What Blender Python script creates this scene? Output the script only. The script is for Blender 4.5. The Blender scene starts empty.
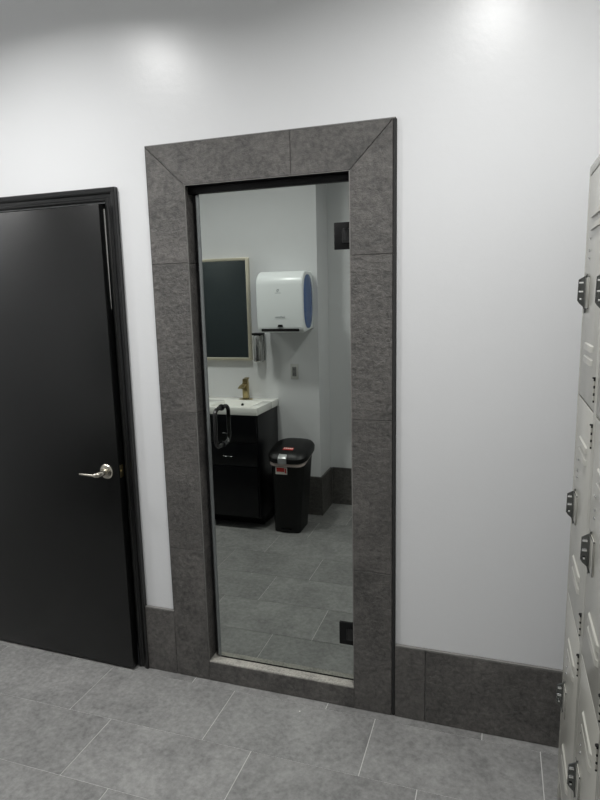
import bpy, bmesh, math, random
from mathutils import Vector, Matrix
random.seed(7)
S = bpy.context.scene
COL = S.collection

# ------------------------------------------------------------------ camera
H = 1.6544
cam_d = bpy.data.cameras.new('camera')
cam = bpy.data.objects.new('camera', cam_d)
COL.objects.link(cam)
cam_d.sensor_fit = 'VERTICAL'; cam_d.sensor_height = 24; cam_d.lens = 18.0
cam_d.clip_start = 0.02
m = Matrix(((0.94919693, -0.03047593, 0.31320346, 0),
            (0.31381706, 0.16544658, -0.9349579, 0),
            (-0.02332474, 0.98574776, 0.16660526, 0), (0, 0, 0, 1)))
m.translation = (0, 0, H)
cam.matrix_world = m
S.camera = cam

# ------------------------------------------------------------------ world, exposure
W = bpy.data.worlds.new('world'); S.world = W; W.use_nodes = True
W.node_tree.nodes['Background'].inputs[0].default_value = (0.8, 0.85, 0.9, 1)
W.node_tree.nodes['Background'].inputs[1].default_value = 0.02
S.view_settings.view_transform = 'Standard'
S.view_settings.look = 'None'
S.view_settings.gamma = 1
S.view_settings.use_curve_mapping = False
S.view_settings.exposure = 0.34

# ------------------------------------------------------------------ room sizes
CEIL = 3.0
YB = 2.167          # painted face of the wall with the two doors
TF = 2.152          # face of its stone tiles
YG = 2.194          # mirrored glass
XL, XR = -3.7, 0.62
YF1, YF2 = 0.138, -0.15   # painted faces of the wall behind the camera (left run, right run)
XJ = -1.27          # where that wall steps back
LAMPS = [(-1.76, 1.27), (-0.07, 1.20), (-3.4, 1.18)]

def ceiling_lamp_light(x, y, power):
    l = bpy.data.lights.new('downlight_lamp', 'AREA')
    l.shape = 'DISK'; l.size = 0.20; l.energy = power; l.color = (1, 0.995, 0.985)
    l.spread = math.radians(150)
    o = bpy.data.objects.new('downlight_lamp', l); COL.objects.link(o)
    o.location = (x, y, CEIL - 0.022)
    return o
for (lx, ly), pw in zip(LAMPS, (16.5, 16, 15)):
    ceiling_lamp_light(lx, ly, pw)

# ------------------------------------------------------------------ materials
def srgb(r, g, b):
    f = lambda c: (c / 255 / 12.92) if c / 255 <= 0.04045 else ((c / 255 + 0.055) / 1.055) ** 2.4
    return (f(r), f(g), f(b), 1)

class NT:
    def __init__(s, name):
        s.m = bpy.data.materials.new(name); s.m.use_nodes = True
        s.t = s.m.node_tree; s.b = s.t.nodes['Principled BSDF']
    def n(s, kind, **kw):
        nd = s.t.nodes.new(kind)
        for k, v in kw.items():
            if k in nd.inputs: nd.inputs[k].default_value = v
            else: setattr(nd, k, v)
        return nd
    def l(s, a, b): s.t.links.new(a, b)

def plain(name, col, rough=0.5, metal=0.0, spec=0.5, bump=0.0, bscale=200.0, var=0.0, vscale=6.0, coat=0.0):
    k = NT(name); b = k.b
    b.inputs['Base Color'].default_value = col
    b.inputs['Roughness'].default_value = rough
    b.inputs['Metallic'].default_value = metal
    b.inputs['Specular IOR Level'].default_value = spec
    b.inputs['Coat Weight'].default_value = coat
    tc = k.n('ShaderNodeTexCoord')
    if var:
        no = k.n('ShaderNodeTexNoise', Scale=vscale, Detail=4.0)
        k.l(tc.outputs['Object'], no.inputs['Vector'])
        mr = k.n('ShaderNodeMapRange'); mr.inputs['To Min'].default_value = 1 - var; mr.inputs['To Max'].default_value = 1 + var
        k.l(no.outputs['Fac'], mr.inputs['Value'])
        mx = k.n('ShaderNodeMix', data_type='RGBA', blend_type='MULTIPLY'); mx.inputs[0].default_value = 1
        mx.inputs[6].default_value = col
        k.l(mr.outputs[0], mx.inputs[7]); k.l(mx.outputs[2], b.inputs['Base Color'])
    if bump:
        no = k.n('ShaderNodeTexNoise', Scale=bscale, Detail=3.0)
        k.l(tc.outputs['Object'], no.inputs['Vector'])
        bp = k.n('ShaderNodeBump', Strength=bump, Distance=0.001)
        k.l(no.outputs['Fac'], bp.inputs['Height']); k.l(bp.outputs[0], b.inputs['Normal'])
    return k.m

def stone(name, c1, c2, rough, bump, isl=0.12, scale=5.0, cleft=True, speck=0.0, dist=0.003):
    """tile stone: mottled two tones, per-tile tone shift, cleft relief"""
    k = NT(name); b = k.b
    tc = k.n('ShaderNodeTexCoord'); geo = k.n('ShaderNodeNewGeometry')
    ofs = k.n('ShaderNodeVectorMath', operation='SCALE'); ofs.inputs['Scale'].default_value = 37.0
    cx = k.n('ShaderNodeCombineXYZ')
    for i in range(3): k.l(geo.outputs['Random Per Island'], cx.inputs[i])
    k.l(cx.outputs[0], ofs.inputs[0])
    ad = k.n('ShaderNodeVectorMath', operation='ADD')
    k.l(tc.outputs['Object'], ad.inputs[0]); k.l(ofs.outputs[0], ad.inputs[1])
    n1 = k.n('ShaderNodeTexNoise', Scale=scale, Detail=8.0, Roughness=0.62, Distortion=0.6)
    n2 = k.n('ShaderNodeTexNoise', Scale=scale * 9, Detail=5.0, Roughness=0.7)
    n3 = k.n('ShaderNodeTexNoise', Scale=scale * 60, Detail=2.0, Roughness=0.6)
    for n in (n1, n2, n3): k.l(ad.outputs[0], n.inputs['Vector'])
    a1 = k.n('ShaderNodeMath', operation='MULTIPLY_ADD'); a1.inputs[1].default_value = 0.6
    k.l(n2.outputs['Fac'], a1.inputs[0])
    a0 = k.n('ShaderNodeMath', operation='MULTIPLY'); a0.inputs[1].default_value = 0.46
    k.l(n1.outputs['Fac'], a0.inputs[0]); k.l(a0.outputs[0], a1.inputs[2])
    rp = k.n('ShaderNodeValToRGB')
    rp.color_ramp.elements[0].position = 0.40; rp.color_ramp.elements[0].color = c1
    rp.color_ramp.elements[1].position = 0.66; rp.color_ramp.elements[1].color = c2
    k.l(a1.outputs[0], rp.inputs[0])
    mr = k.n('ShaderNodeMapRange'); mr.inputs['To Min'].default_value = 1 - isl; mr.inputs['To Max'].default_value = 1 + isl
    k.l(geo.outputs['Random Per Island'], mr.inputs['Value'])
    mx = k.n('ShaderNodeMix', data_type='RGBA', blend_type='MULTIPLY'); mx.inputs[0].default_value = 1
    k.l(rp.outputs[0], mx.inputs[6]); k.l(mr.outputs[0], mx.inputs[7])
    out = mx.outputs[2]
    if speck:
        vo = k.n('ShaderNodeTexVoronoi', Scale=16.0); k.l(ad.outputs[0], vo.inputs['Vector'])
        th = k.n('ShaderNodeMath', operation='LESS_THAN'); th.inputs[1].default_value = speck
        k.l(vo.outputs['Distance'], th.inputs[0])
        gate = k.n('ShaderNodeMath', operation='GREATER_THAN'); gate.inputs[1].default_value = 0.62
        k.l(n1.outputs['Fac'], gate.inputs[0])
        ml = k.n('ShaderNodeMath', operation='MULTIPLY'); k.l(th.outputs[0], ml.inputs[0]); k.l(gate.outputs[0], ml.inputs[1])
        m2 = k.n('ShaderNodeMix', data_type='RGBA'); k.l(ml.outputs[0], m2.inputs[0])
        k.l(out, m2.inputs[6]); m2.inputs[7].default_value = srgb(225, 225, 220)
        out = m2.outputs[2]
    k.l(out, b.inputs['Base Color'])
    b.inputs['Roughness'].default_value = rough
    hs = k.n('ShaderNodeMath', operation='MULTIPLY_ADD'); hs.inputs[1].default_value = 0.35
    k.l(n3.outputs['Fac'], hs.inputs[0]); k.l(n2.outputs['Fac'], hs.inputs[2])
    hh = hs.outputs[0]
    if cleft:
        mp = k.n('ShaderNodeMapping'); mp.inputs['Rotation'].default_value = (0.0, 0.55, 0.0); mp.inputs['Scale'].default_value = (2.0, 2.0, 4.0)
        k.l(ad.outputs[0], mp.inputs['Vector'])
        n4 = k.n('ShaderNodeTexNoise', Scale=2.6, Detail=5.0, Roughness=0.55, Distortion=1.1); k.l(mp.outputs[0], n4.inputs['Vector'])
        pw = k.n('ShaderNodeMath', operation='MULTIPLY_ADD'); pw.inputs[1].default_value = 1.1
        k.l(n4.outputs['Fac'], pw.inputs[0]); k.l(hh, pw.inputs[2]); hh = pw.outputs[0]
    bp = k.n('ShaderNodeBump', Strength=bump, Distance=dist)
    k.l(hh, bp.inputs['Height']); k.l(bp.outputs[0], b.inputs['Normal'])
    return k.m

M = {}
M['paint'] = plain('wall_paint', srgb(217, 218, 219), rough=0.315, spec=0.5, bump=0.35, bscale=45, var=0.015, vscale=1.5)
M['ceil'] = plain('ceiling_paint', srgb(222, 222, 220), rough=0.8)
M['floor'] = stone('floor_stone', srgb(113, 113, 112), srgb(150, 150, 148), 0.42, 0.45, isl=0.08, scale=5.0, cleft=False, speck=0.06, dist=0.0015)
M['grout'] = plain('floor_grout', srgb(205, 205, 202), rough=0.9, var=0.2, vscale=9)
M['slate'] = stone('slate_tile', srgb(64, 63, 61), srgb(104, 101, 98), 0.45, 0.9, isl=0.06, scale=6.0, cleft=True, dist=0.006)
M['caulk'] = plain('grey_caulk', srgb(120, 119, 116), rough=0.7, var=0.25, vscale=12, bump=0.6, bscale=120)
M['darkgrout'] = plain('dark_grout', srgb(42, 42, 42), rough=0.9)
M['sill'] = stone('sill_stone', srgb(118, 117, 112), srgb(182, 179, 170), 0.5, 0.3, isl=0.0, scale=14, cleft=False)
M['black_door'] = plain('black_door_paint', srgb(8, 9, 9), rough=0.34, spec=0.5, bump=0.15, bscale=90, var=0.1, vscale=3)
M['black_trim'] = plain('black_trim_paint', srgb(10, 11, 11), rough=0.28, spec=0.6)
M['added_door_teal'] = plain('added_door_teal_paint', srgb(36, 44, 46), rough=0.4)  # for the added door, toned for its reflection in the wall mirror
M['void'] = plain('matte_black', srgb(8, 8, 8), rough=0.9)
M['crack_light'] = plain('pale_crack_light', srgb(225, 225, 220), rough=0.6)  # pale colour imitating light along the black door's crack
M['nickel'] = plain('satin_nickel', srgb(205, 200, 188), rough=0.25, metal=1)
M['brass_plate'] = plain('latch_plate', srgb(190, 178, 140), rough=0.3, metal=1)
M['chrome_seal'] = plain('clear_vinyl_seal', srgb(120, 124, 124), rough=0.22, metal=0.4)
M['black_metal'] = plain('black_metal', srgb(5, 5, 6), rough=0.25, spec=0.6)
M['hinge_black'] = plain('matte_black_metal', srgb(6, 6, 7), rough=0.5, spec=0.25)
M['locker'] = plain('locker_enamel', srgb(170, 169, 161), rough=0.24, spec=0.55, bump=0.2, bscale=260, var=0.02)
M['steel'] = plain('polished_steel', srgb(190, 190, 188), rough=0.2, metal=1)
M['bright_steel'] = plain('bright_steel', srgb(236, 236, 234), rough=0.3, metal=0.4)
M['dark_steel'] = plain('dark_latch_steel', srgb(120, 122, 122), rough=0.15, metal=1)
M['porcelain'] = plain('white_porcelain', srgb(242, 242, 236), rough=0.15, spec=0.6, coat=0.3)
M['cabinet'] = plain('navy_black_lacquer', srgb(3, 4, 7), rough=0.35, spec=0.35)
M['brass'] = plain('antique_brass', srgb(176, 160, 118), rough=0.3, metal=1)
M['frame_gold'] = plain('pale_champagne_frame', srgb(214, 208, 188), rough=0.35, metal=0.5)
M['dispenser'] = plain('white_plastic', srgb(236, 240, 240), rough=0.28)
M['blue'] = plain('blue_translucent_plastic', srgb(58, 92, 146), rough=0.2)
M['grey_print'] = plain('grey_print', srgb(120, 126, 128), rough=0.6)
M['black_plastic'] = plain('black_plastic', srgb(5, 6, 6), rough=0.42, spec=0.4, bump=0.2, bscale=150)
M['silver_plastic'] = plain('silver_plastic', srgb(176, 178, 178), rough=0.35, metal=0.4)
M['bag'] = plain('bin_liner_plastic', srgb(205, 190, 184), rough=0.4, bump=0.5, bscale=60)
M['red'] = plain('red_print', srgb(205, 50, 44), rough=0.5)
M['label_white'] = plain('white_label', srgb(232, 228, 222), rough=0.5)
M['outlet_grey'] = plain('outlet_plastic', srgb(196, 196, 192), rough=0.4)
M['outlet_dark'] = plain('outlet_insert', srgb(120, 121, 120), rough=0.4)
# coated glass: a mirror that gives back a little over half of the light
k = NT('mirrored_grey_glass'); k.b.inputs['Metallic'].default_value = 1; k.b.inputs['Roughness'].default_value = 0.0
k.b.inputs['Base Color'].default_value = (0.485, 0.51, 0.485, 1); M['mirror_glass'] = k.m
k = NT('silver_mirror'); k.b.inputs['Metallic'].default_value = 1; k.b.inputs['Roughness'].default_value = 0.01
k.b.inputs['Base Color'].default_value = (0.80, 0.86, 0.86, 1); M['silver_mirror'] = k.m
k = NT('lamp_lens'); k.b.inputs['Emission Color'].default_value = (1, 0.98, 0.95, 1); k.b.inputs['Emission Strength'].default_value = 2.0
M['lens'] = k.m

# ------------------------------------------------------------------ mesh helpers
class MB:
    """collects shapes in world coordinates into one bmesh"""
    def __init__(s): s.bm = bmesh.new()
    def box(s, x0, x1, y0, y1, z0, z1, bev=0.0, seg=2, mat=0):
        r = bmesh.ops.create_cube(s.bm, size=1)
        vs = r['verts']
        for v in vs:
            v.co = Vector(((x0 + x1) / 2 + v.co.x * (x1 - x0), (y0 + y1) / 2 + v.co.y * (y1 - y0), (z0 + z1) / 2 + v.co.z * (z1 - z0)))
        fs = set(f for v in vs for f in v.link_faces)
        for f in fs: f.material_index = mat
        if bev:
            es = set(e for v in vs for e in v.link_edges)
            bmesh.ops.bevel(s.bm, geom=list(es), offset=bev, segments=seg, profile=0.5, affect='EDGES')
        return s
    def prism(s, pts, axis, a, b, bev=0.0, seg=2, mat=0):
        """pts polygon in the two other axes (x:(y,z) y:(x,z) z:(x,y)), extruded a..b along axis"""
        def P(p, t):
            return {'x': (t, p[0], p[1]), 'y': (p[0], t, p[1]), 'z': (p[0], p[1], t)}[axis]
        va = [s.bm.verts.new(P(p, a)) for p in pts]; vb = [s.bm.verts.new(P(p, b)) for p in pts]
        n = len(pts); fs = [s.bm.faces.new(va), s.bm.faces.new(vb[::-1])]
        for i in range(n): fs.append(s.bm.faces.new((va[i], vb[i], vb[(i + 1) % n], va[(i + 1) % n])))
        for f in fs: f.material_index = mat
        bmesh.ops.recalc_face_normals(s.bm, faces=fs)
        if bev:
            es = set(fs[0].edges) | set(fs[1].edges)
            bmesh.ops.bevel(s.bm, geom=list(es), offset=bev, segments=seg, profile=0.5, affect='EDGES')
        return s
    def loft(s, rings, cap=True):
        R = [[s.bm.verts.new(p) for p in r] for r in rings]
        fs = []
        for a, b in zip(R, R[1:]):
            n = len(a)
            for i in range(n): fs.append(s.bm.faces.new((a[i], a[(i + 1) % n], b[(i + 1) % n], b[i])))
        if cap: fs.append(s.bm.faces.new(R[0][::-1])); fs.append(s.bm.faces.new(R[-1]))
        bmesh.ops.recalc_face_normals(s.bm, faces=fs)
        return s
    def tube(s, path, r, n=14, cap=True):
        path = [Vector(p) for p in path]; rings = []
        rr = r if isinstance(r, (list, tuple)) else [r] * len(path)
        t0 = (path[1] - path[0]).normalized()
        u = t0.orthogonal().normalized()
        for i, p in enumerate(path):
            t = (path[min(i + 1, len(path) - 1)] - path[max(i - 1, 0)]).normalized()
            u = (u - t * u.dot(t)).normalized(); w = t.cross(u)
            rings.append([p + (u * math.cos(a) + w * math.sin(a)) * rr[i] for a in [2 * math.pi * j / n for j in range(n)]])
        return s.loft(rings, cap)
    def cyl(s, a, b, r, n=24): return s.tube([a, b], r, n)
    def build(s, name, mat, parent=None, origin=None, smooth=True):
        me = bpy.data.meshes.new(name)
        if origin is None:
            if parent is not None: origin = ROOT[parent.name]
            else:
                xs = [v.co for v in s.bm.verts]
                lo = [min(v[i] for v in xs) for i in range(3)]; hi = [max(v[i] for v in xs) for i in range(3)]
                origin = Vector(((lo[0] + hi[0]) / 2, (lo[1] + hi[1]) / 2, lo[2]))
        origin = Vector(origin)
        bmesh.ops.translate(s.bm, vec=-origin, verts=s.bm.verts)
        s.bm.to_mesh(me); s.bm.free()
        for mt in (mat if isinstance(mat, (list, tuple)) else [mat]): me.materials.append(M[mt])
        if smooth:
            me.polygons.foreach_set('use_smooth', [True] * len(me.polygons))
            me.set_sharp_from_angle(angle=math.radians(32))
        o = bpy.data.objects.new(name, me); COL.objects.link(o)
        if parent is None: o.location = origin
        else: o.parent = parent
        ROOT[o.name] = origin
        return o
ROOT = {}
def tag(o, label=None, cat=None, group=None, kind=None):
    if label: o['label'] = label
    if cat: o['category'] = cat
    if group: o['group'] = group
    if kind: o['kind'] = kind
    return o
def thing(name, label, cat, loc, group=None, kind=None):
    o = bpy.data.objects.new(name, None); COL.objects.link(o); o.location = loc; o.empty_display_size = 0.1
    ROOT[o.name] = Vector(loc)
    return tag(o, label, cat, group, kind)
def copy_tree(o, parent=None):
    c = o.copy(); COL.objects.link(c)
    if parent is not None: c.parent = parent
    ROOT[c.name] = ROOT[o.name]
    for ch in list(o.children): copy_tree(ch, c)
    return c

# ================================================================== THE SETTING
# floor: 12x24 inch tiles, one-third bond, on a bed of light grout
mb = MB()
FX0, FX1, FY0, FY1 = XL, XR, YF2, YB
row_h, tl, g, gy = 0.302, 0.6105, 0.0016, 0.0012
mb.box(FX0, FX1, FY0, FY1, -0.03, -0.0015, mat=1)
mb2 = MB()
y_top = 1.813 + 0.3025
r = -1
rows = []
yy = y_top
rows.append((y_top, y_top + 0.30, -1.24))
j = -1.035
while yy > FY0:
    rows.append((yy - 0.3025, yy, j)); yy -= 0.3025; j += 0.2035
for (a, b, jx) in rows:
    a2, b2 = max(a + gy, FY0), min(b - gy, FY1)
    if b2 - a2 < 0.005: continue
    x = jx - math.ceil((jx - FX0) / tl) * tl
    while x < FX1:
        x0, x1 = max(x + g, FX0), min(x + tl - g, FX1)
        if x1 - x0 > 0.01:
            mb.box(x0, x1, a2, b2, -0.012, 0.0, mat=0)
        x += tl
tag(mb.build('floor', ['floor', 'grout'], smooth=False), 'grey stone-look floor tiles with thin pale grout lines', 'floor', kind='structure')
mb2.bm.free()

MB().box(XL, XR, YF2, YB + 0.0, CEIL, CEIL + 0.1).build('ceiling', 'ceil', smooth=False)
tag(bpy.data.objects['ceiling'], 'plain painted ceiling above the changing room', 'ceiling', kind='structure')

# wall with doors; openings: black door, added dark door, glass door
D1 = (-2.405, -1.5325, 2.055); D3 = (-3.50, -2.62, 2.15); GD = (-1.186, -0.5035, 0.0, 2.108)
mb = MB(); T = 0.13
def wseg(x0, x1, z0, z1): mb.box(x0, x1, YB, YB + T, z0, z1)
wseg(XL, D3[0], 0, CEIL); wseg(D3[0], D3[1], D3[2], CEIL); wseg(D3[1], D1[0], 0, CEIL)
wseg(D1[0], D1[1], D1[2], CEIL); wseg(D1[1], GD[0], 0, CEIL); wseg(GD[0], GD[1], GD[3], CEIL); wseg(GD[1], XR, 0, CEIL)
tag(mb.build('wall_back', 'paint', smooth=False), 'satin white wall holding the black door and tile-framed glass door', 'wall', kind='structure')
tag(MB().box(XL, XJ, YF1 - 0.35, YF1, 0, CEIL).box(XJ, XR, YF2 - 0.06, YF2, 0, CEIL).build('wall_front', 'paint', smooth=False),
    'white wall with a step, seen reflected behind the sink', 'wall', kind='structure')
tag(MB().box(XL - 0.1, XL, YF2, YB, 0, CEIL).build('wall_left', 'paint', smooth=False), 'white end wall beyond the black door and the added dark one', 'wall', kind='structure')
tag(MB().box(XR, XR + 0.1, YF2, YB, 0, CEIL).build('wall_right', 'paint', smooth=False), 'white side wall behind the lockers', 'wall', kind='structure')

# tiled baseboards
def tiles_x(mb, x0, x1, joints, y0, y1, z0, z1):
    xs = [x0] + sorted(j for j in joints if x0 < j < x1) + [x1]
    for a, b in zip(xs, xs[1:]):
        mb.box(a + (0.0012 if a != x0 else 0), b - (0.0012 if b != x1 else 0), y0, y1, z0, z1, bev=0.0008, seg=1)
mb = MB()
tiles_x(mb, -1.4815, -1.3335, [], TF, YB - 0.0005, 0.001, 0.301)
tiles_x(mb, -0.3525, XR - 0.001, [-0.235, 0.375], TF, YB - 0.0005, 0.001, 0.304)
tiles_x(mb, -2.535, -2.47, [], TF, YB - 0.0005, 0.001, 0.301)
tag(mb.build('baseboard_back', 'slate', smooth=False), 'dark slate tile base along the white wall beside the glass door', 'baseboard', kind='structure')
mb = MB()
mb.box(-1.4815, -1.334, TF + 0.001, YB - 0.0005, 0.3012, 0.306, bev=0.0015); mb.box(-0.352, XR - 0.001, TF + 0.001, YB - 0.0005, 0.3042, 0.3095, bev=0.0015)
tag(mb.build('trim_2', 'caulk'), 'pale grey caulk bead along the top of the slate tile base', 'trim', kind='structure')
mb = MB()
tiles_x(mb, XL + 0.001, XJ + 0.015, [-3.3, -2.69, -2.08, -1.47], YF1 + 0.0005, YF1 + 0.015, 0.001, 0.304)
mb.box(XJ + 0.0005, XJ + 0.015, YF2 + 0.016, YF1 - 0.001, 0.001, 0.304)
tiles_x(mb, XJ + 0.0155, XR - 0.001, [-0.8, -0.19, 0.42], YF2 + 0.0005, YF2 + 0.015, 0.001, 0.304)
tag(mb.build('baseboard_front', 'slate', smooth=False), 'dark slate tile base behind the bin, seen in the reflection', 'baseboard', kind='structure')

# slate surround of the glass door
OX0, OX1, OZ0, OZ1 = -1.172, -0.5175, 0.090, 2.095     # opening
SX0, SX1, SZ = -1.332, -0.3665, 2.247                   # outer edge
gp = 0.0014
mb = MB()
y0, y1 = TF, YB - 0.001
def vcol(xa, xb, top_inner_is_right):
    zs = [0.001, 0.6, 1.2025, 1.8025]
    for a, b in zip(zs, zs[1:]): mb.box(xa, xb, y0, y1, a + gp / 2, b - gp / 2, bev=0.0012, seg=1)
vcol(SX0, OX0, True); vcol(OX1, SX1, False)
d = gp * 0.7
mb.prism([(SX0, 1.8025 + gp / 2), (OX0, 1.8025 + gp / 2), (OX0, OZ1 - d), (SX0, SZ - d * 1.2)], 'y', y0, y1, bev=0.0012, seg=1)
mb.prism([(OX1, 1.8025 + gp / 2), (SX1, 1.8025 + gp / 2), (SX1, SZ - d * 1.2), (OX1, OZ1 - d)], 'y', y0, y1, bev=0.0012, seg=1)
jx = -0.736
mb.prism([(SX0 + d, SZ), (jx - gp / 2, SZ), (jx - gp / 2, OZ1), (OX0 + d, OZ1)], 'y', y0, y1, bev=0.0012, seg=1)
mb.prism([(jx + gp / 2, SZ), (SX1 - d, SZ), (OX1 - d, OZ1), (jx + gp / 2, OZ1)], 'y', y0, y1, bev=0.0012, seg=1)
mb.box(OX0 + gp / 2, OX1 - gp / 2, y0, y1, 0.001, OZ0 - 0.001, bev=0.0012, seg=1)
# reveals
YR = 2.30
for za, zb in ((OZ0, 0.6), (0.6, 1.2025), (1.2025, 1.8025), (1.8025, OZ1)):
    mb.box(GD[0] + 0.001, OX0, y1 + 0.001, YR, za + 0.001, zb - 0.001, bev=0.001, seg=1)
    mb.box(OX1, GD[1] - 0.001, y1 + 0.001, YR, za + 0.001, zb - 0.001, bev=0.001, seg=1)
tag(mb.build('trim_1', 'slate', smooth=False), 'wide slate tile surround with mitred top corners framing the glass door', 'door surround', kind='structure')
mb = MB()
mb.box(SX0 - 0.004, SX0 - 0.0003, TF + 0.003, YB - 0.0005, 0.31, SZ + 0.005, bev=0.0012)
mb.box(SX1 + 0.0003, SX1 + 0.0135, TF + 0.001, YB - 0.0005, 0.001, SZ + 0.003, bev=0.0045)
mb.box(SX0 - 0.004, SX1 + 0.010, TF + 0.003, YB - 0.0005, SZ + 0.0003, SZ + 0.006, bev=0.0015, mat=1)
tag(mb.build('trim_3', ['darkgrout', 'caulk']), 'thin dark edging around the outside of the slate door surround', 'trim', kind='structure')
mb = MB()
mb.box(OX0 + 0.0002, OX0 + 0.003, TF + 0.0005, TF + 0.006, OZ0, OZ1, bev=0.001)
mb.box(OX1 - 0.0035, OX1 - 0.0002, TF + 0.0005, TF + 0.006, OZ0, OZ1, bev=0.001)
mb.box(OX0 + 0.003, OX1 - 0.0035, TF + 0.0005, TF + 0.005, OZ1 - 0.003, OZ1 - 0.0003, bev=0.001)
tag(mb.build('trim_4', 'caulk'), 'fine pale caulk line around the inner edge of the slate surround', 'trim', kind='structure')
tag(MB().box(OX0 + 0.001, OX1 - 0.001, TF + 0.002, YR, OZ0 - 0.02, OZ0 + 0.004, bev=0.002).build('trim_5', 'sill'),
    'pale stone threshold under the glass door', 'threshold', kind='structure')
tag(MB().box(OX0 + 0.0005, OX1 - 0.0005, YB, YR, OZ1 - 0.004, OZ1 + 0.012).box(OX0 + 0.002, OX1 - 0.002, YG - 0.012, YG + 0.03, OZ1 - 0.030, OZ1 - 0.004, bev=0.001).build('trim_6', 'hinge_black'),
    'black header strip above the glass door', 'trim', kind='structure')

# ------------------------------------------------------------------ black door, a finger's width ajar
def casing(x0, x1, ztop, w, yb, mat, parent, name='door_frame'):
    """moulded casing on both sides and head + jamb boards"""
    prof = [(0.0, 0.000), (0.0, 0.013), (0.006, 0.017), (0.012, 0.017), (0.016, 0.012), (0.028, 0.012), (0.033, 0.018), (0.040, 0.021), (0.050, 0.0235), (w - 0.004, 0.0235), (w, 0.020), (w, 0.0)]
    mb = MB()
    # sweep profile: left bottom -> left top -> right top -> right bottom, mitred
    def ring(cx, cz, dx, dz):
        return [(cx + dx * u, yb - v, cz + dz * u) for u, v in prof]
    mb.loft([ring(x0, 0.001, -1, 0), ring(x0, ztop, -1, 1), ring(x1, ztop, 1, 1), ring(x1, 0.001, 1, 0)])
    return mb.build(name, mat, parent)
dr = thing('door_1', 'black flush door with a nickel lever, slightly ajar at left', 'door', (-2.398, 2.146, 0.0), kind='structure')
casing(-2.413, -1.5335, 2.059, 0.0535, YB - 0.0005, 'black_trim', dr)
mb = MB()
mb.box(-2.405 - 0.0, -2.4005, YB - 0.012, YB + T, 0.001, 2.054); mb.box(-1.5365, -1.5325, YB - 0.004, YB + T, 0.001, 2.054); mb.box(-2.405, -1.5325, YB - 0.004, YB + T, 2.0505, 2.0545)
mb.box(-1.552, -1.537, YB + 0.03, YB + 0.07, 0.001, 2.05); mb.box(-2.4, -1.537, YB + 0.03, YB + 0.07, 2.036, 2.05)
mb.box(-2.4, -1.54, YB + T + 0.001, YB + T + 0.02, 0.001, 2.05)
mb.build('jamb', 'void', dr)
# slim pale strip imitating the fading light line between slab and frame
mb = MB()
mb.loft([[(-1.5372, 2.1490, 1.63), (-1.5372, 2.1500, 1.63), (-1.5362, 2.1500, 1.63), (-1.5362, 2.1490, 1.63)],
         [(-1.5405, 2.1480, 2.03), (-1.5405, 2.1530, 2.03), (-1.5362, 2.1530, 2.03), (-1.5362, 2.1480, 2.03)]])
mb.build('crack_light_strip', 'crack_light', dr)
tag(bpy.data.objects['crack_light_strip'], 'thin white strip imitating light, tapering down the crack of the door')
ang = math.radians(-1.35)
def rot_door(o):
    c = Vector((-2.398, 2.146, 0)) - ROOT['door_1']
    for v in o.data.vertices:
        p = v.co - c; x = p.x * math.cos(ang) - p.y * math.sin(ang); y = p.x * math.sin(ang) + p.y * math.cos(ang)
        v.co = Vector((c.x + x, c.y + y, v.co.z))
panel = MB().box(-2.398, -1.5392, 2.1375, 2.1795, 0.010, 2.0445, bev=0.0015).build('door_panel', 'black_door', dr); rot_door(panel)
# lever handle: rose, neck, lever
zl = 0.936; xl = -1.599; yd = 2.1375
mb = MB()
mb.tube([(xl, yd, zl), (xl, yd - 0.006, zl), (xl, yd - 0.010, zl), (xl, yd - 0.012, zl)], [0.033, 0.033, 0.029, 0.016], 36)
mb.tube([(xl, yd - 0.010, zl), (xl, yd - 0.022, zl), (xl, yd - 0.040, zl - 0.001)], [0.014, 0.0115, 0.0115], 20)
mb.tube([(xl, yd - 0.030, zl), (xl - 0.002, yd - 0.046, zl - 0.001), (xl - 0.006, yd - 0.057, zl - 0.002), (xl - 0.016, yd - 0.062, zl - 0.003), (xl - 0.026, yd - 0.062, zl - 0.0035)],
        [0.0125, 0.0135, 0.012, 0.0095, 0.006], 20)
mb.tube([(xl - 0.014, yd - 0.061, zl - 0.003), (xl - 0.050, yd - 0.060, zl - 0.004), (xl - 0.098, yd - 0.057, zl - 0.004), (xl - 0.101, yd - 0.057, zl - 0.004)], [0.0062, 0.0055, 0.005, 0.003], 16)
h = mb.build('door_handle', 'nickel', panel); rot_door(h)
tag(h, 'satin nickel lever handle')
h = MB().box(-1.5395, -1.5380, 2.147, 2.171, zl - 0.028, zl + 0.028, bev=0.0006).tube([(-1.5385, 2.159, zl), (-1.5350, 2.159, zl)], 0.006, 12).build('latch_plate', 'brass_plate', panel); rot_door(h)
tag(h, 'small brass latch plate on the door edge')

# ------------------------------------------------------------------ added dark door, out of view, gives the wall mirror its dark tone
dr3 = thing('added_door_3', 'added dark teal-grey door further left, put in to darken the wall mirror', 'door', (-3.06, 2.15, 0), kind='structure')
casing(-3.49, -2.63, 2.15, 0.0535, YB - 0.0005, 'black_trim', dr3)  # frame of the added door
MB().box(-3.4885, -2.6315, 2.150, 2.19, 0.010, 2.148, bev=0.0015).build('door_panel', 'added_door_teal', dr3)  # panel of the added door

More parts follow.
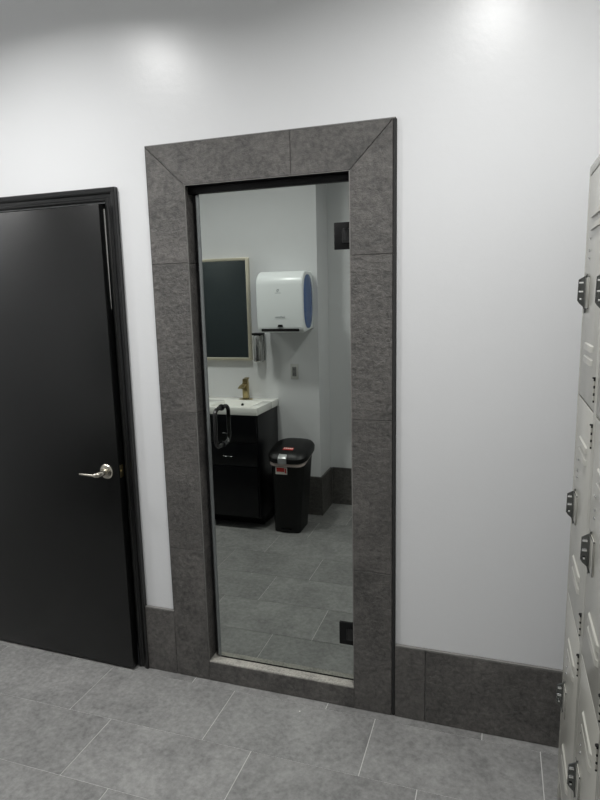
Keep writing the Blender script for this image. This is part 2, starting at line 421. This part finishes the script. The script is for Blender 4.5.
# ------------------------------------------------------------------ mirrored glass door
gd = thing('door_2', 'frameless grey mirrored glass door hung inside the slate surround', 'glass door', (-0.53, YG, 0.094), kind='structure')
MB().box(-1.1325, OX1 - 0.004, YG, YG + 0.010, OZ0 + 0.011, OZ1 - 0.022, bev=0.0007, seg=1).build('glass_pane', 'mirror_glass', gd, smooth=False)
mb = MB().box(-1.1465, -1.1330, YG - 0.003, YG + 0.014, OZ0 + 0.008, OZ1 - 0.032, bev=0.004, seg=3).box(-1.1330, -1.1305, YG - 0.0015, YG - 0.0002, OZ0 + 0.008, OZ1 - 0.032)
tag(mb.build('seal_strip', 'chrome_seal', gd), 'shiny grey vertical seal strip')
MB().box(-1.1325, OX1 - 0.004, YG + 0.001, YG + 0.009, OZ0 + 0.0045, OZ0 + 0.0105).build('bottom_seal', 'void', gd)
for zc in (1.876, 0.3035):
    mb = MB()
    mb.box(-0.587, -0.5255, YG - 0.006, YG - 0.0002, zc - 0.048, zc + 0.048, bev=0.0012)
    mb.box(-0.5250, OX1 - 0.0008, YG - 0.012, YG + 0.016, zc - 0.048, zc + 0.048, bev=0.0012)
    hg = mb.build('hinge', 'hinge_black', gd)
    tag(hg, 'matte black square glass hinge')
    MB().box(-0.553, -0.5235, YG - 0.0095, YG - 0.0062, zc - 0.026, zc + 0.026, bev=0.001).tube([(-0.5545, YG - 0.008, zc - 0.024), (-0.5545, YG - 0.008, zc + 0.024)], 0.0025, 10).build('hinge_knuckle', 'black_metal', hg)
xh, ph, zt, zb_, rr = -1.0755, 2.131, 1.222, 1.066, 0.028
path = [(xh, YG - 0.0005, zt)]
for i in range(1, 7): pass
path = [(xh, YG - 0.0005, zt - 0.0), (xh, ph + rr, zt)]
for i in range(1, 7):
    a = math.pi / 2 * i / 6
    path.append((xh, ph + rr - rr * math.sin(a), zt - rr + rr * math.cos(a)))
for i in range(0, 7):
    a = math.pi / 2 * i / 6
    path.append((xh, ph + rr - rr * math.cos(a), zb_ + rr - rr * math.sin(a)))
path.append((xh, YG - 0.0005, zb_))
mb = MB().tube(path, 0.0085, 18)
mb.cyl((xh, YG - 0.004, zt), (xh, YG - 0.0003, zt), 0.0135); mb.cyl((xh, YG - 0.004, zb_), (xh, YG - 0.0003, zb_), 0.0135)
tag(mb.build('door_handle', 'black_metal', gd), 'glossy black D-shaped pull handle')

# ================================================================== LOCKERS
XF = 0.222
def make_locker(y_far, label):
    wl = 0.335
    y1, y0 = y_far, y_far - wl            # far edge, near edge
    L = thing('metal_locker', label, 'locker', (0.40, (y0 + y1) / 2, 0), 'three-tier lockers along the right wall')
    zt, zb = 1.991, 0.123
    mb = MB(); e = 0.0008; f = 0.016
    y0b, y1b = y0 + e, y1 - e
    mb.box(XF + 0.022, XR - 0.02, y0b, y0b + 0.002, zb, zt); mb.box(XF + 0.022, XR - 0.02, y1b - 0.002, y1b, zb, zt)
    mb.box(XR - 0.022, XR - 0.02, y0b + .002, y1b - .002, zb, zt)
    mb.box(XF + 0.022, XR - 0.022, y0b + .002, y1b - .002, zt - 0.003, zt); mb.box(XF + 0.022, XR - 0.022, y0b + .002, y1b - .002, zb, zb + 0.003)
    mb.box(XF + 0.022, XR - 0.022, y0b + .002, y1b - .002, 1.3615, 1.3655); mb.box(XF + 0.022, XR - 0.022, y0b + .002, y1b - .002, 0.747, 0.751)
    mb.build('body', 'locker', L, smooth=False)
    # face frame
    mb = MB()
    for ya, yb2 in ((y0b, y0b + f), (y1b - f, y1b)): mb.box(XF - 0.001, XF + 0.0215, ya, yb2, zb, zt, bev=0.0018)
    mb.box(XF - 0.001, XF + 0.0215, y0b + f, y1b - f, zt - 0.024, zt, bev=0.0015); mb.box(XF - 0.001, XF + 0.0215, y0b + f, y1b - f, zb, zb + 0.013, bev=0.0015)
    for zc in (1.3635, 0.749): mb.box(XF + 0.006, XF + 0.0215, y0b + f, y1b - f, zc - 0.012, zc + 0.012)
    mb.build('face_frame', 'locker', L)
    for (za, zc) in ((1.3662, 1.9645), (0.7516, 1.3610), (0.138, 0.7464)):
        ya, yb2 = y0b + f + 0.002, y1b - f - 0.002
        mb = MB().box(XF - 0.0005, XF + 0.005, ya, yb2, za, zc, bev=0.0018)
        mid = (ya + yb2) / 2
        # stamped louvres: two near the top, two near the bottom; pressed outward, dark lower slot
        for zz in (zc - 0.114, zc - 0.146, za + 0.142, za + 0.108):
            yA, yB = mid - 0.085, mid + 0.070
            mb.loft([[(XF - 0.0002, yA, zz + 0.011), (XF - 0.0002, yA, zz - 0.004), (XF - 0.0003, yA, zz - 0.004), (XF - 0.0004, yA, zz + 0.010)],
                     [(XF, yA + 0.010, zz + 0.013), (XF, yA + 0.010, zz - 0.005), (XF - 0.0060, yA + 0.010, zz - 0.005), (XF - 0.0045, yA + 0.010, zz + 0.0095)],
                     [(XF, yB - 0.010, zz + 0.013), (XF, yB - 0.010, zz - 0.005), (XF - 0.0060, yB - 0.010, zz - 0.005), (XF - 0.0045, yB - 0.010, zz + 0.0095)],
                     [(XF - 0.0002, yB, zz + 0.011), (XF - 0.0002, yB, zz - 0.004), (XF - 0.0003, yB, zz - 0.004), (XF - 0.0004, yB, zz + 0.010)]])
        dn = mb.build('locker_door', 'locker', L)
        # latch: wide backing channel on the door + finger-lift hasp standing out
        zl = (za + zc) / 2 - 0.012; yl = yb2 - 0.048
        mb = MB()
        mb.box(XF - 0.004, XF - 0.0004, yl - 0.052, yl + 0.008, zl - 0.045, zl + 0.042, bev=0.003, mat=1)
        mb.box(XF - 0.006, XF - 0.0042, yl - 0.004, yl + 0.007, zl - 0.058, zl + 0.052, bev=0.0008, mat=1)
        hasp = [(XF - 0.0005, zl + 0.050), (XF - 0.006, zl + 0.044), (XF - 0.0225, zl + 0.034), (XF - 0.0235, zl - 0.022), (XF - 0.0185, zl - 0.030), (XF - 0.008, zl - 0.040), (XF - 0.0045, zl - 0.056), (XF - 0.0005, zl - 0.056)]
        mb.prism([(x_, z_) for x_, z_ in hasp], 'y', yl - 0.0035, yl - 0.0005, bev=0.0006, seg=1)
        for zk in (0.026, 0.002):
            mb.box(XF - 0.0215, XF - 0.009, yl - 0.0072, yl - 0.0036, zl + zk - 0.003, zl + zk + 0.003, bev=0.001, mat=2)
        mb.box(XF - 0.0195, XF - 0.0115, yl - 0.0072, yl - 0.0036, zl - 0.022, zl - 0.014, bev=0.0018, mat=2)
        lt = mb.build('latch', ['dark_steel', 'locker', 'bright_steel'], dn)
        tag(lt, 'dark steel finger-lift latch')
        for zk in (0.090, 0.110, 0.142):
            MB().tube([(XF - 0.0003, yb2 - 0.070, zl + zk), (XF - 0.0020, yb2 - 0.070, zl + zk), (XF - 0.0028, yb2 - 0.070, zl + zk)], [0.0042, 0.0036, 0.001], 12).build('rivet', 'steel', dn)
        for zh in (za + 0.052, zc - 0.058):
            mb = MB()
            yk = ya - 0.001
            mb.cyl((XF - 0.0024, yk, zh - 0.029), (XF - 0.0024, yk, zh + 0.029), 0.0021, 12)
            for q in (-0.018, 0.0, 0.018): mb.cyl((XF - 0.0026, yk, zh + q - 0.0055), (XF - 0.0026, yk, zh + q + 0.0055), 0.0031, 12)
            for f_ in mb.bm.faces:
                f_.material_index = 1 if max((v_.co - Vector((XF - 0.0026, yk, v_.co.z))).length for v_ in f_.verts) > 0.0026 else 0
            mb.cyl((XF - 0.0028, yk, zh + 0.0293), (XF - 0.0028, yk, zh + 0.0325), 0.0048, 12)
            mb.box(XF - 0.0012, XF - 0.0006, yk, yk + 0.012, zh - 0.028, zh + 0.028)
            tag(mb.build('hinge', ['void', 'locker'], dn), 'small steel knuckle hinge')
    for yk in (y0b, y1b - 0.03):
        for xk in (XF + 0.002, XR - 0.055):
            MB().box(xk, xk + 0.03, yk, yk + 0.03, 0.0, zb, bev=0.001).build('leg', 'locker', L)
    return L
l1 = make_locker(1.900, 'grey metal three-door locker nearest the white wall, farthest of the row')
labs = ['second grey metal three-door locker from the white wall, cut by the photo edge', 'third grey metal three-door locker from the white wall, nearest the viewer']
for i, lb in enumerate(labs):
    c = copy_tree(l1); c.location.y -= 0.335 * (i + 1); c['label'] = lb

# ================================================================== WASH AREA (seen reflected)
# vanity: double cabinet, right-hand bowl reflected in the glass
VX1, VX0, VYf, VYb = -1.597, -2.527, 0.576, YF1 + 0.017
v = thing('vanity_cabinet', 'black vanity cabinet under the white sink, reflected in the glass door', 'vanity', ((VX0 + VX1) / 2, 0.36, 0))
MB().box(VX0 + 0.006, VX1 - 0.006, VYb, VYf - 0.022, 0.09, 0.850, bev=0.001).build('carcass', 'cabinet', v)
MB().box(VX0 + 0.03, VX1 - 0.03, VYb, VYf - 0.14, 0.0, 0.0895).build('plinth', 'cabinet', v)
for cx in (-1.828, -2.295):
    for (za, zb3, hz) in ((0.655, 0.842, 0.722), (0.478, 0.648, 0.553), (0.100, 0.471, None)):
        dn = MB().box(cx - 0.219, cx + 0.219, VYf - 0.0215, VYf - 0.003, za, zb3, bev=0.002).build('drawer', 'cabinet', v)
        if hz:
            p = MB().tube([(cx - 0.034, VYf - 0.003, hz), (cx - 0.034, VYf + 0.018, hz), (cx - 0.026, VYf + 0.024, hz), (cx + 0.026, VYf + 0.024, hz), (cx + 0.034, VYf + 0.018, hz), (cx + 0.034, VYf - 0.003, hz)], 0.0042, 12).build('drawer_pull', 'dark_steel', dn)
            tag(p, 'slim dark metal pull')
# worktop with two bowls
sk = thing('sink', 'white rectangular sink top with brass faucet behind, on the black vanity', 'sink', ((VX0 + VX1) / 2, 0.36, 0.851))
mb = MB()
zT, zB = 0.905, 0.8515
bowls = [(-1.985, -1.672), (-2.452, -2.139)]
yb0, yf0 = 0.282, 0.545        # bowl back and front (real y)
X0, X1, Y0, Y1 = VX0, VX1, YF1 + 0.001, VYf + 0.002
mb.box(X0, X1, Y0, yb0, zB, zT, bev=0.004); mb.box(X0, X1, yf0, Y1, zB, zT, bev=0.004)
mb.box(bowls[0][1], X1, yb0 - 0.004, yf0 + 0.004, zB + 0.0003, zT - 0.0002, bev=0.003)
mb.box(bowls[1][1], bowls[0][0], yb0 - 0.004, yf0 + 0.004, zB + 0.0003, zT - 0.0002, bev=0.003)
mb.box(X0, bowls[1][0], yb0 - 0.004, yf0 + 0.004, zB + 0.0003, zT - 0.0002, bev=0.003)
mb.build('sink_top', 'porcelain', sk)
for bx0, bx1 in bowls:
    mb = MB(); t = 0.004
    def rg(ins, z): return [(bx0 - t + ins, yb0 - t + ins, z), (bx1 + t - ins, yb0 - t + ins, z), (bx1 + t - ins, yf0 + t - ins, z), (bx0 - t + ins, yf0 + t - ins, z)]
    mb.loft([rg(0.0, zT - 0.001), rg(0.006, zT - 0.004), rg(0.012, zT - 0.02), rg(0.03, zT - 0.046), rg(0.06, zT - 0.0525)], cap=False)
    mb.bm.faces.new([v_ for v_ in mb.bm.verts][-4:])
    bmesh.ops.recalc_face_normals(mb.bm, faces=mb.bm.faces)
    bo = mb.build('bowl', 'porcelain', sk)
    cx = (bx0 + bx1) / 2
    tag(MB().tube([(cx, yb0 + 0.0125, zT - 0.030), (cx, yb0 + 0.019, zT - 0.0295)], 0.011, 18).build('overflow_hole', 'void', bo), 'dark round overflow hole')
# faucets
def faucet(cx, label):
    fy = 0.225; z0 = zT + 0.0003
    F = thing('faucet', label, 'faucet', (cx, fy, z0), 'brass faucets on the sink top')
    n = 20
    MB().prism([(cx + 0.055 * math.copysign(abs(math.cos(a)) ** 0.7, math.cos(a)), fy + 0.026 * math.copysign(abs(math.sin(a)) ** 0.8, math.sin(a))) for a in [2 * math.pi * i / n for i in range(n)]], 'z', z0, z0 + 0.006, bev=0.0015).build('deck_plate', 'brass', F)
    MB().box(cx - 0.021, cx + 0.021, fy - 0.020, fy + 0.020, z0 + 0.006, z0 + 0.132, bev=0.004).build('body', 'brass', F)
    mb = MB()
    rings = []
    for (yy, zz, hw, th) in ((fy + 0.012, 0.118, 0.016, 0.010), (fy + 0.035, 0.121, 0.018, 0.008), (fy + 0.065, 0.114, 0.022, 0.006), (fy + 0.092, 0.098, 0.025, 0.005)):
        rings.append([(cx - hw, yy, z0 + zz), (cx + hw, yy, z0 + zz), (cx + hw, yy, z0 + zz - th), (cx - hw, yy, z0 + zz - th)])
    mb.loft(rings); mb.build('spout', 'brass', F)
    MB().box(cx - 0.019, cx + 0.019, fy - 0.018, fy + 0.018, z0 + 0.1325, z0 + 0.150, bev=0.003).prism([(fy - 0.018, z0 + 0.150), (fy + 0.018, z0 + 0.150), (fy + 0.018, z0 + 0.157), (fy - 0.036, z0 + 0.164), (fy - 0.036, z0 + 0.158)], 'x', cx - 0.017, cx + 0.017, bev=0.001).build('lever', 'brass', F)
    return F
f1 = faucet(-1.828, 'brass waterfall faucet behind the right bowl of the white sink, nearer the bin')
f2 = copy_tree(f1); f2.location.x = -2.295; f2['label'] = 'brass waterfall faucet behind the left bowl of the white sink, farther from the bin'

# framed wall mirror
mx0, mx1, mz0, mz1 = -2.400, -1.797, 1.197, 1.966; my = YF1 + 0.0005
mr = thing('wall_mirror', 'tall mirror in a slim pale gold frame above the sink', 'mirror', ((mx0 + mx1) / 2, my, mz0))
mb = MB(); fw = 0.020; dp = 0.036
mb.box(mx0, mx0 + fw, my, my + dp, mz0, mz1, bev=0.002); mb.box(mx1 - fw, mx1, my, my + dp, mz0, mz1, bev=0.002)
mb.box(mx0 + fw, mx1 - fw, my, my + dp, mz0, mz0 + fw, bev=0.002); mb.box(mx0 + fw, mx1 - fw, my, my + dp, mz1 - fw, mz1, bev=0.002)
mb.build('mirror_frame', 'frame_gold', mr)
MB().box(mx0 + fw, mx1 - fw, my, my + 0.018, mz0 + fw, mz1 - fw).build('mirror_glass', 'silver_mirror', mr, smooth=False)

# paper towel dispenser
dx0, dx1, dz0, dz1 = -1.652, -1.303, 1.420, 1.848; yb = YF1 + 0.001; yf = 0.388
pt = thing('paper_towel_dispenser', 'white automatic paper towel dispenser with blue side panels on the wall', 'towel dispenser', ((dx0 + dx1) / 2, yb, dz0))
def dprof(ins=0.0):
    P = []
    P.append((yb + ins, dz0 + 0.018 + ins)); 
    R1, R2 = 0.105, 0.035
    cyl_ = [(yf - 0.008 - R2 + R2 * math.cos(a), dz0 + R2 + R2 * math.sin(a)) for a in [(-90 + 90 * i / 5) * math.pi / 180 for i in range(6)]]
    P += [(a + (-ins if i > 2 else 0), b + ins) for i, (a, b) in enumerate(cyl_)]
    P.append((yf - ins, dz0 + 0.20))
    P += [(yf - R1 - ins + R1 * math.cos(a), dz1 - R1 * 0.9 - ins + R1 * 0.9 * math.sin(a)) for a in [(90 * i / 9) * math.pi / 180 for i in range(10)]]
    P.append((yb + 0.03 + ins, dz1 - ins - 0.004)); P.append((yb + ins, dz1 - 0.03 - ins))
    return P
mb = MB().prism(dprof(), 'x', dx0, dx1, bev=0.013, seg=4)
mb.build('housing', 'dispenser', pt)
cy, cz = (yb + yf) / 2 + 0.002, (dz0 + dz1) / 2
for s_, xs in ((1, dx1), (-1, dx0)):
    n = 40
    def oval(ry, rz, x): return [(x, cy + ry * math.copysign(abs(math.cos(a)) ** 0.75, math.cos(a)), cz + rz * math.copysign(abs(math.sin(a)) ** 0.75, math.sin(a))) for a in [2 * math.pi * i / n for i in range(n)]]
    sp = MB().loft([oval(0.103, 0.189, xs - s_ * 0.001), oval(0.103, 0.189, xs + s_ * 0.0008), oval(0.097, 0.183, xs + s_ * 0.003), oval(0.05, 0.12, xs + s_ * 0.004)]).build('side_panel', 'blue', pt)
    tag(sp, 'blue oval side panel')
MB().box(-1.618, -1.338, yf - 0.030, yf + 0.0012, dz0 + 0.008, dz0 + 0.028, bev=0.003).build('paper_slot', 'void', pt)
tag(MB().prism([(-1.495, dz0 + 0.040), (-1.455, dz0 + 0.040), (-1.461, dz0 + 0.056), (-1.489, dz0 + 0.056)], 'y', yf - 0.02, yf + 0.0012, bev=0.001).build('sensor_window', 'void', pt), 'small black sensor window')
MB().box(-1.64, -1.318, yf - 0.002, yf + 0.0009, dz0 + 0.034, dz0 + 0.0355).build('cover_seam', 'grey_print', pt)
def word(txt, size, loc, parent, mat, name):
    cu = bpy.data.curves.new(name, 'FONT'); cu.body = txt; cu.size = size; cu.align_x = 'CENTER'; cu.align_y = 'CENTER'; cu.extrude = 0.0004
    to = bpy.data.objects.new(name, cu); COL.objects.link(to); bpy.context.view_layer.update()
    me = bpy.data.meshes.new_from_object(to.evaluated_get(bpy.context.evaluated_depsgraph_get()))
    bpy.data.objects.remove(to)
    rot = Matrix(((-1, 0, 0), (0, 0, 1), (0, 1, 0)))      # faces +y
    o_ = ROOT[parent.name]
    for v_ in me.vertices: v_.co = rot @ v_.co + Vector(loc) - o_
    me.materials.clear(); me.materials.append(M[mat])
    o = bpy.data.objects.new(name, me); COL.objects.link(o); o.parent = parent; ROOT[o.name] = o_
    return o
word('enMotion', 0.019, (-1.474, yf + 0.0006, dz0 + 0.110), pt, 'grey_print', 'lettering')
mb = MB()
mb.tube([(-1.487 + 0.0055 * math.cos(a), yf + 0.0008, 1.713 + 0.0085 * math.sin(a)) for a in [i * 0.35 for i in range(16)]], 0.0013, 6)
mb.tube([(-1.479 + 0.0035 * math.cos(a), yf + 0.0008, 1.716 + 0.006 * math.sin(a)) for a in [i * 0.4 for i in range(14)]], 0.0012, 6)
mb.box(-1.505, -1.463, yf - 0.0005, yf + 0.0009, 1.695, 1.6975)
mb.build('emblem', 'grey_print', pt)

# soap dispenser
sx = -1.726
so = thing('soap_dispenser', 'steel soap dispenser on the wall between the mirror and towel dispenser', 'soap dispenser', (sx, YF1, 1.21))
MB().box(sx - 0.034, sx + 0.034, YF1 + 0.001, YF1 + 0.012, 1.200, 1.400, bev=0.003).build('back_plate', 'steel', so)
MB().tube([(sx, YF1 + 0.052, 1.192), (sx, YF1 + 0.052, 1.197), (sx, YF1 + 0.052, 1.386), (sx, YF1 + 0.052, 1.392)], [0.033, 0.037, 0.037, 0.034], 32).build('tank', 'steel', so)
MB().box(sx - 0.038, sx + 0.038, YF1 + 0.0125, YF1 + 0.092, 1.3925, 1.408, bev=0.004).build('lid', 'black_plastic', so)
MB().tube([(sx, YF1 + 0.085, 1.225), (sx, YF1 + 0.100, 1.222), (sx, YF1 + 0.104, 1.212)], 0.006, 12).build('nozzle', 'dark_steel', so)

# power outlet
ou = thing('power_outlet', 'grey power outlet on the wall above the bin, below the towel dispenser', 'outlet', (-1.456, YF1, 1.054))
MB().box(-1.491, -1.430, YF1 + 0.0005, YF1 + 0.006, 1.056, 1.172, bev=0.002).build('cover_plate', 'outlet_grey', ou)
MB().box(-1.477, -1.445, YF1 + 0.0062, YF1 + 0.009, 1.078, 1.150, bev=0.0015).build('socket_insert', 'outlet_dark', ou)
for zc in (1.096, 1.132):
    for xs in (-1.467, -1.455): MB().box(xs - 0.00125, xs + 0.00125, YF1 + 0.009, YF1 + 0.0094, zc - 0.006, zc + 0.006).build('socket_slot', 'void', ou)

# pedal bin
bn = thing('pedal_bin', 'black plastic pedal bin with a domed lid beside the vanity', 'bin', (-1.40, 0.44, 0))
def rrect(x0, x1, y0, y1, z, r, n=5):
    P = []
    for cx_, cy_, a0 in ((x1 - r, y1 - r, 0), (x0 + r, y1 - r, 90), (x0 + r, y0 + r, 180), (x1 - r, y0 + r, 270)):
        for i in range(n + 1):
            a = math.radians(a0 + 90 * i / n); P.append((cx_ + r * math.cos(a), cy_ + r * math.sin(a), z))
    return P
def tilt(mb):      # rim and lid rise towards the wall
    for v_ in mb.bm.verts:
        if v_.co.z > 0.45: v_.co.z += (0.60 - v_.co.y) * 0.20
    return mb
tilt(MB().loft([rrect(-1.500, -1.322, 0.345, 0.540, 0.0, 0.02), rrect(-1.508, -1.313, 0.335, 0.548, 0.006, 0.03), rrect(-1.512, -1.297, 0.325, 0.554, 0.20, 0.04), rrect(-1.520, -1.271, 0.300, 0.572, 0.500, 0.055)])).build('bin_body', 'black_plastic', bn)
tilt(MB().loft([rrect(-1.522, -1.269, 0.298, 0.575, 0.491, 0.055), rrect(-1.526, -1.265, 0.294, 0.580, 0.495, 0.056), rrect(-1.526, -1.265, 0.294, 0.580, 0.5135, 0.056), rrect(-1.518, -1.273, 0.304, 0.574, 0.5155, 0.055)])).build('liner_rim', 'bag', bn)
tag(bpy.data.objects['liner_rim'], 'pale plastic liner edge showing under the lid')
lid = tilt(MB().loft([rrect(-1.526, -1.262, 0.290, 0.580, 0.516, 0.07), rrect(-1.540, -1.250, 0.276, 0.594, 0.522, 0.09), rrect(-1.542, -1.248, 0.274, 0.596, 0.552, 0.09), rrect(-1.532, -1.258, 0.284, 0.584, 0.572, 0.09), rrect(-1.500, -1.290, 0.312, 0.556, 0.586, 0.08), rrect(-1.46, -1.33, 0.35, 0.51, 0.592, 0.06)])).build('bin_lid', 'black_plastic', bn)
tag(MB().prism([(0.560, 0.590), (0.590, 0.575), (0.602, 0.562), (0.602, 0.522), (0.596, 0.520), (0.56, 0.540)], 'x', -1.445, -1.382, bev=0.004).build('lid_button', 'silver_plastic', lid), 'silver grey release button')
mb = MB().box(-1.432, -1.358, 0.492, 0.524, 0.5895, 0.5935, mat=0)
for q in range(5): mb.box(-1.428 + q * 0.014, -1.428 + q * 0.014 + 0.009, 0.497, 0.514, 0.5936, 0.5941, mat=1)
tilt(mb)
tag(mb.build('lid_sticker', ['red', 'label_white'], lid), 'red and white sticker on the lid')
mb = MB().box(-1.472, -1.386, 0.5695, 0.5745, 0.440, 0.492, bev=0.0004, seg=1, mat=0)
mb.box(-1.464, -1.406, 0.5746, 0.5750, 0.458, 0.488, mat=1); mb.box(-1.402, -1.392, 0.5746, 0.5750, 0.450, 0.484, mat=1)
tag(mb.build('sticker', ['label_white', 'red'], bn), 'white label with red print')
MB().box(-1.450, -1.374, 0.536, 0.562, 0.018, 0.032, bev=0.004).build('pedal', 'black_metal', bn)

# recessed ceiling lamps
n = 40
d0 = None
for i, (lx, ly) in enumerate(LAMPS):
    if d0 is None:
        d0 = thing('downlight', 'round recessed ceiling lamp', 'ceiling lamp', (lx, ly, CEIL - 0.02), 'round lamps in the ceiling')
        mb = MB()
        def circ(r_, z_): return [(lx + r_ * math.cos(2 * math.pi * q / n), ly + r_ * math.sin(2 * math.pi * q / n), z_) for q in range(n)]
        mb.loft([circ(0.105, CEIL - 0.0005), circ(0.125, CEIL - 0.0005), circ(0.122, CEIL - 0.010), circ(0.105, CEIL - 0.014), circ(0.105, CEIL - 0.0005)], cap=False)
        mb.build('trim_ring', 'ceil', d0)
        MB().loft([circ(0.104, CEIL - 0.0005), circ(0.104, CEIL - 0.006)]).build('lens', 'lens', d0)
        o = d0
    else:
        o = copy_tree(d0); o.location = (lx, ly, CEIL - 0.02)
    o['label'] = ['round ceiling lamp above the area between the black door and glass door', 'round ceiling lamp nearest the lockers', 'round ceiling lamp farthest left, above the added dark door'][i]
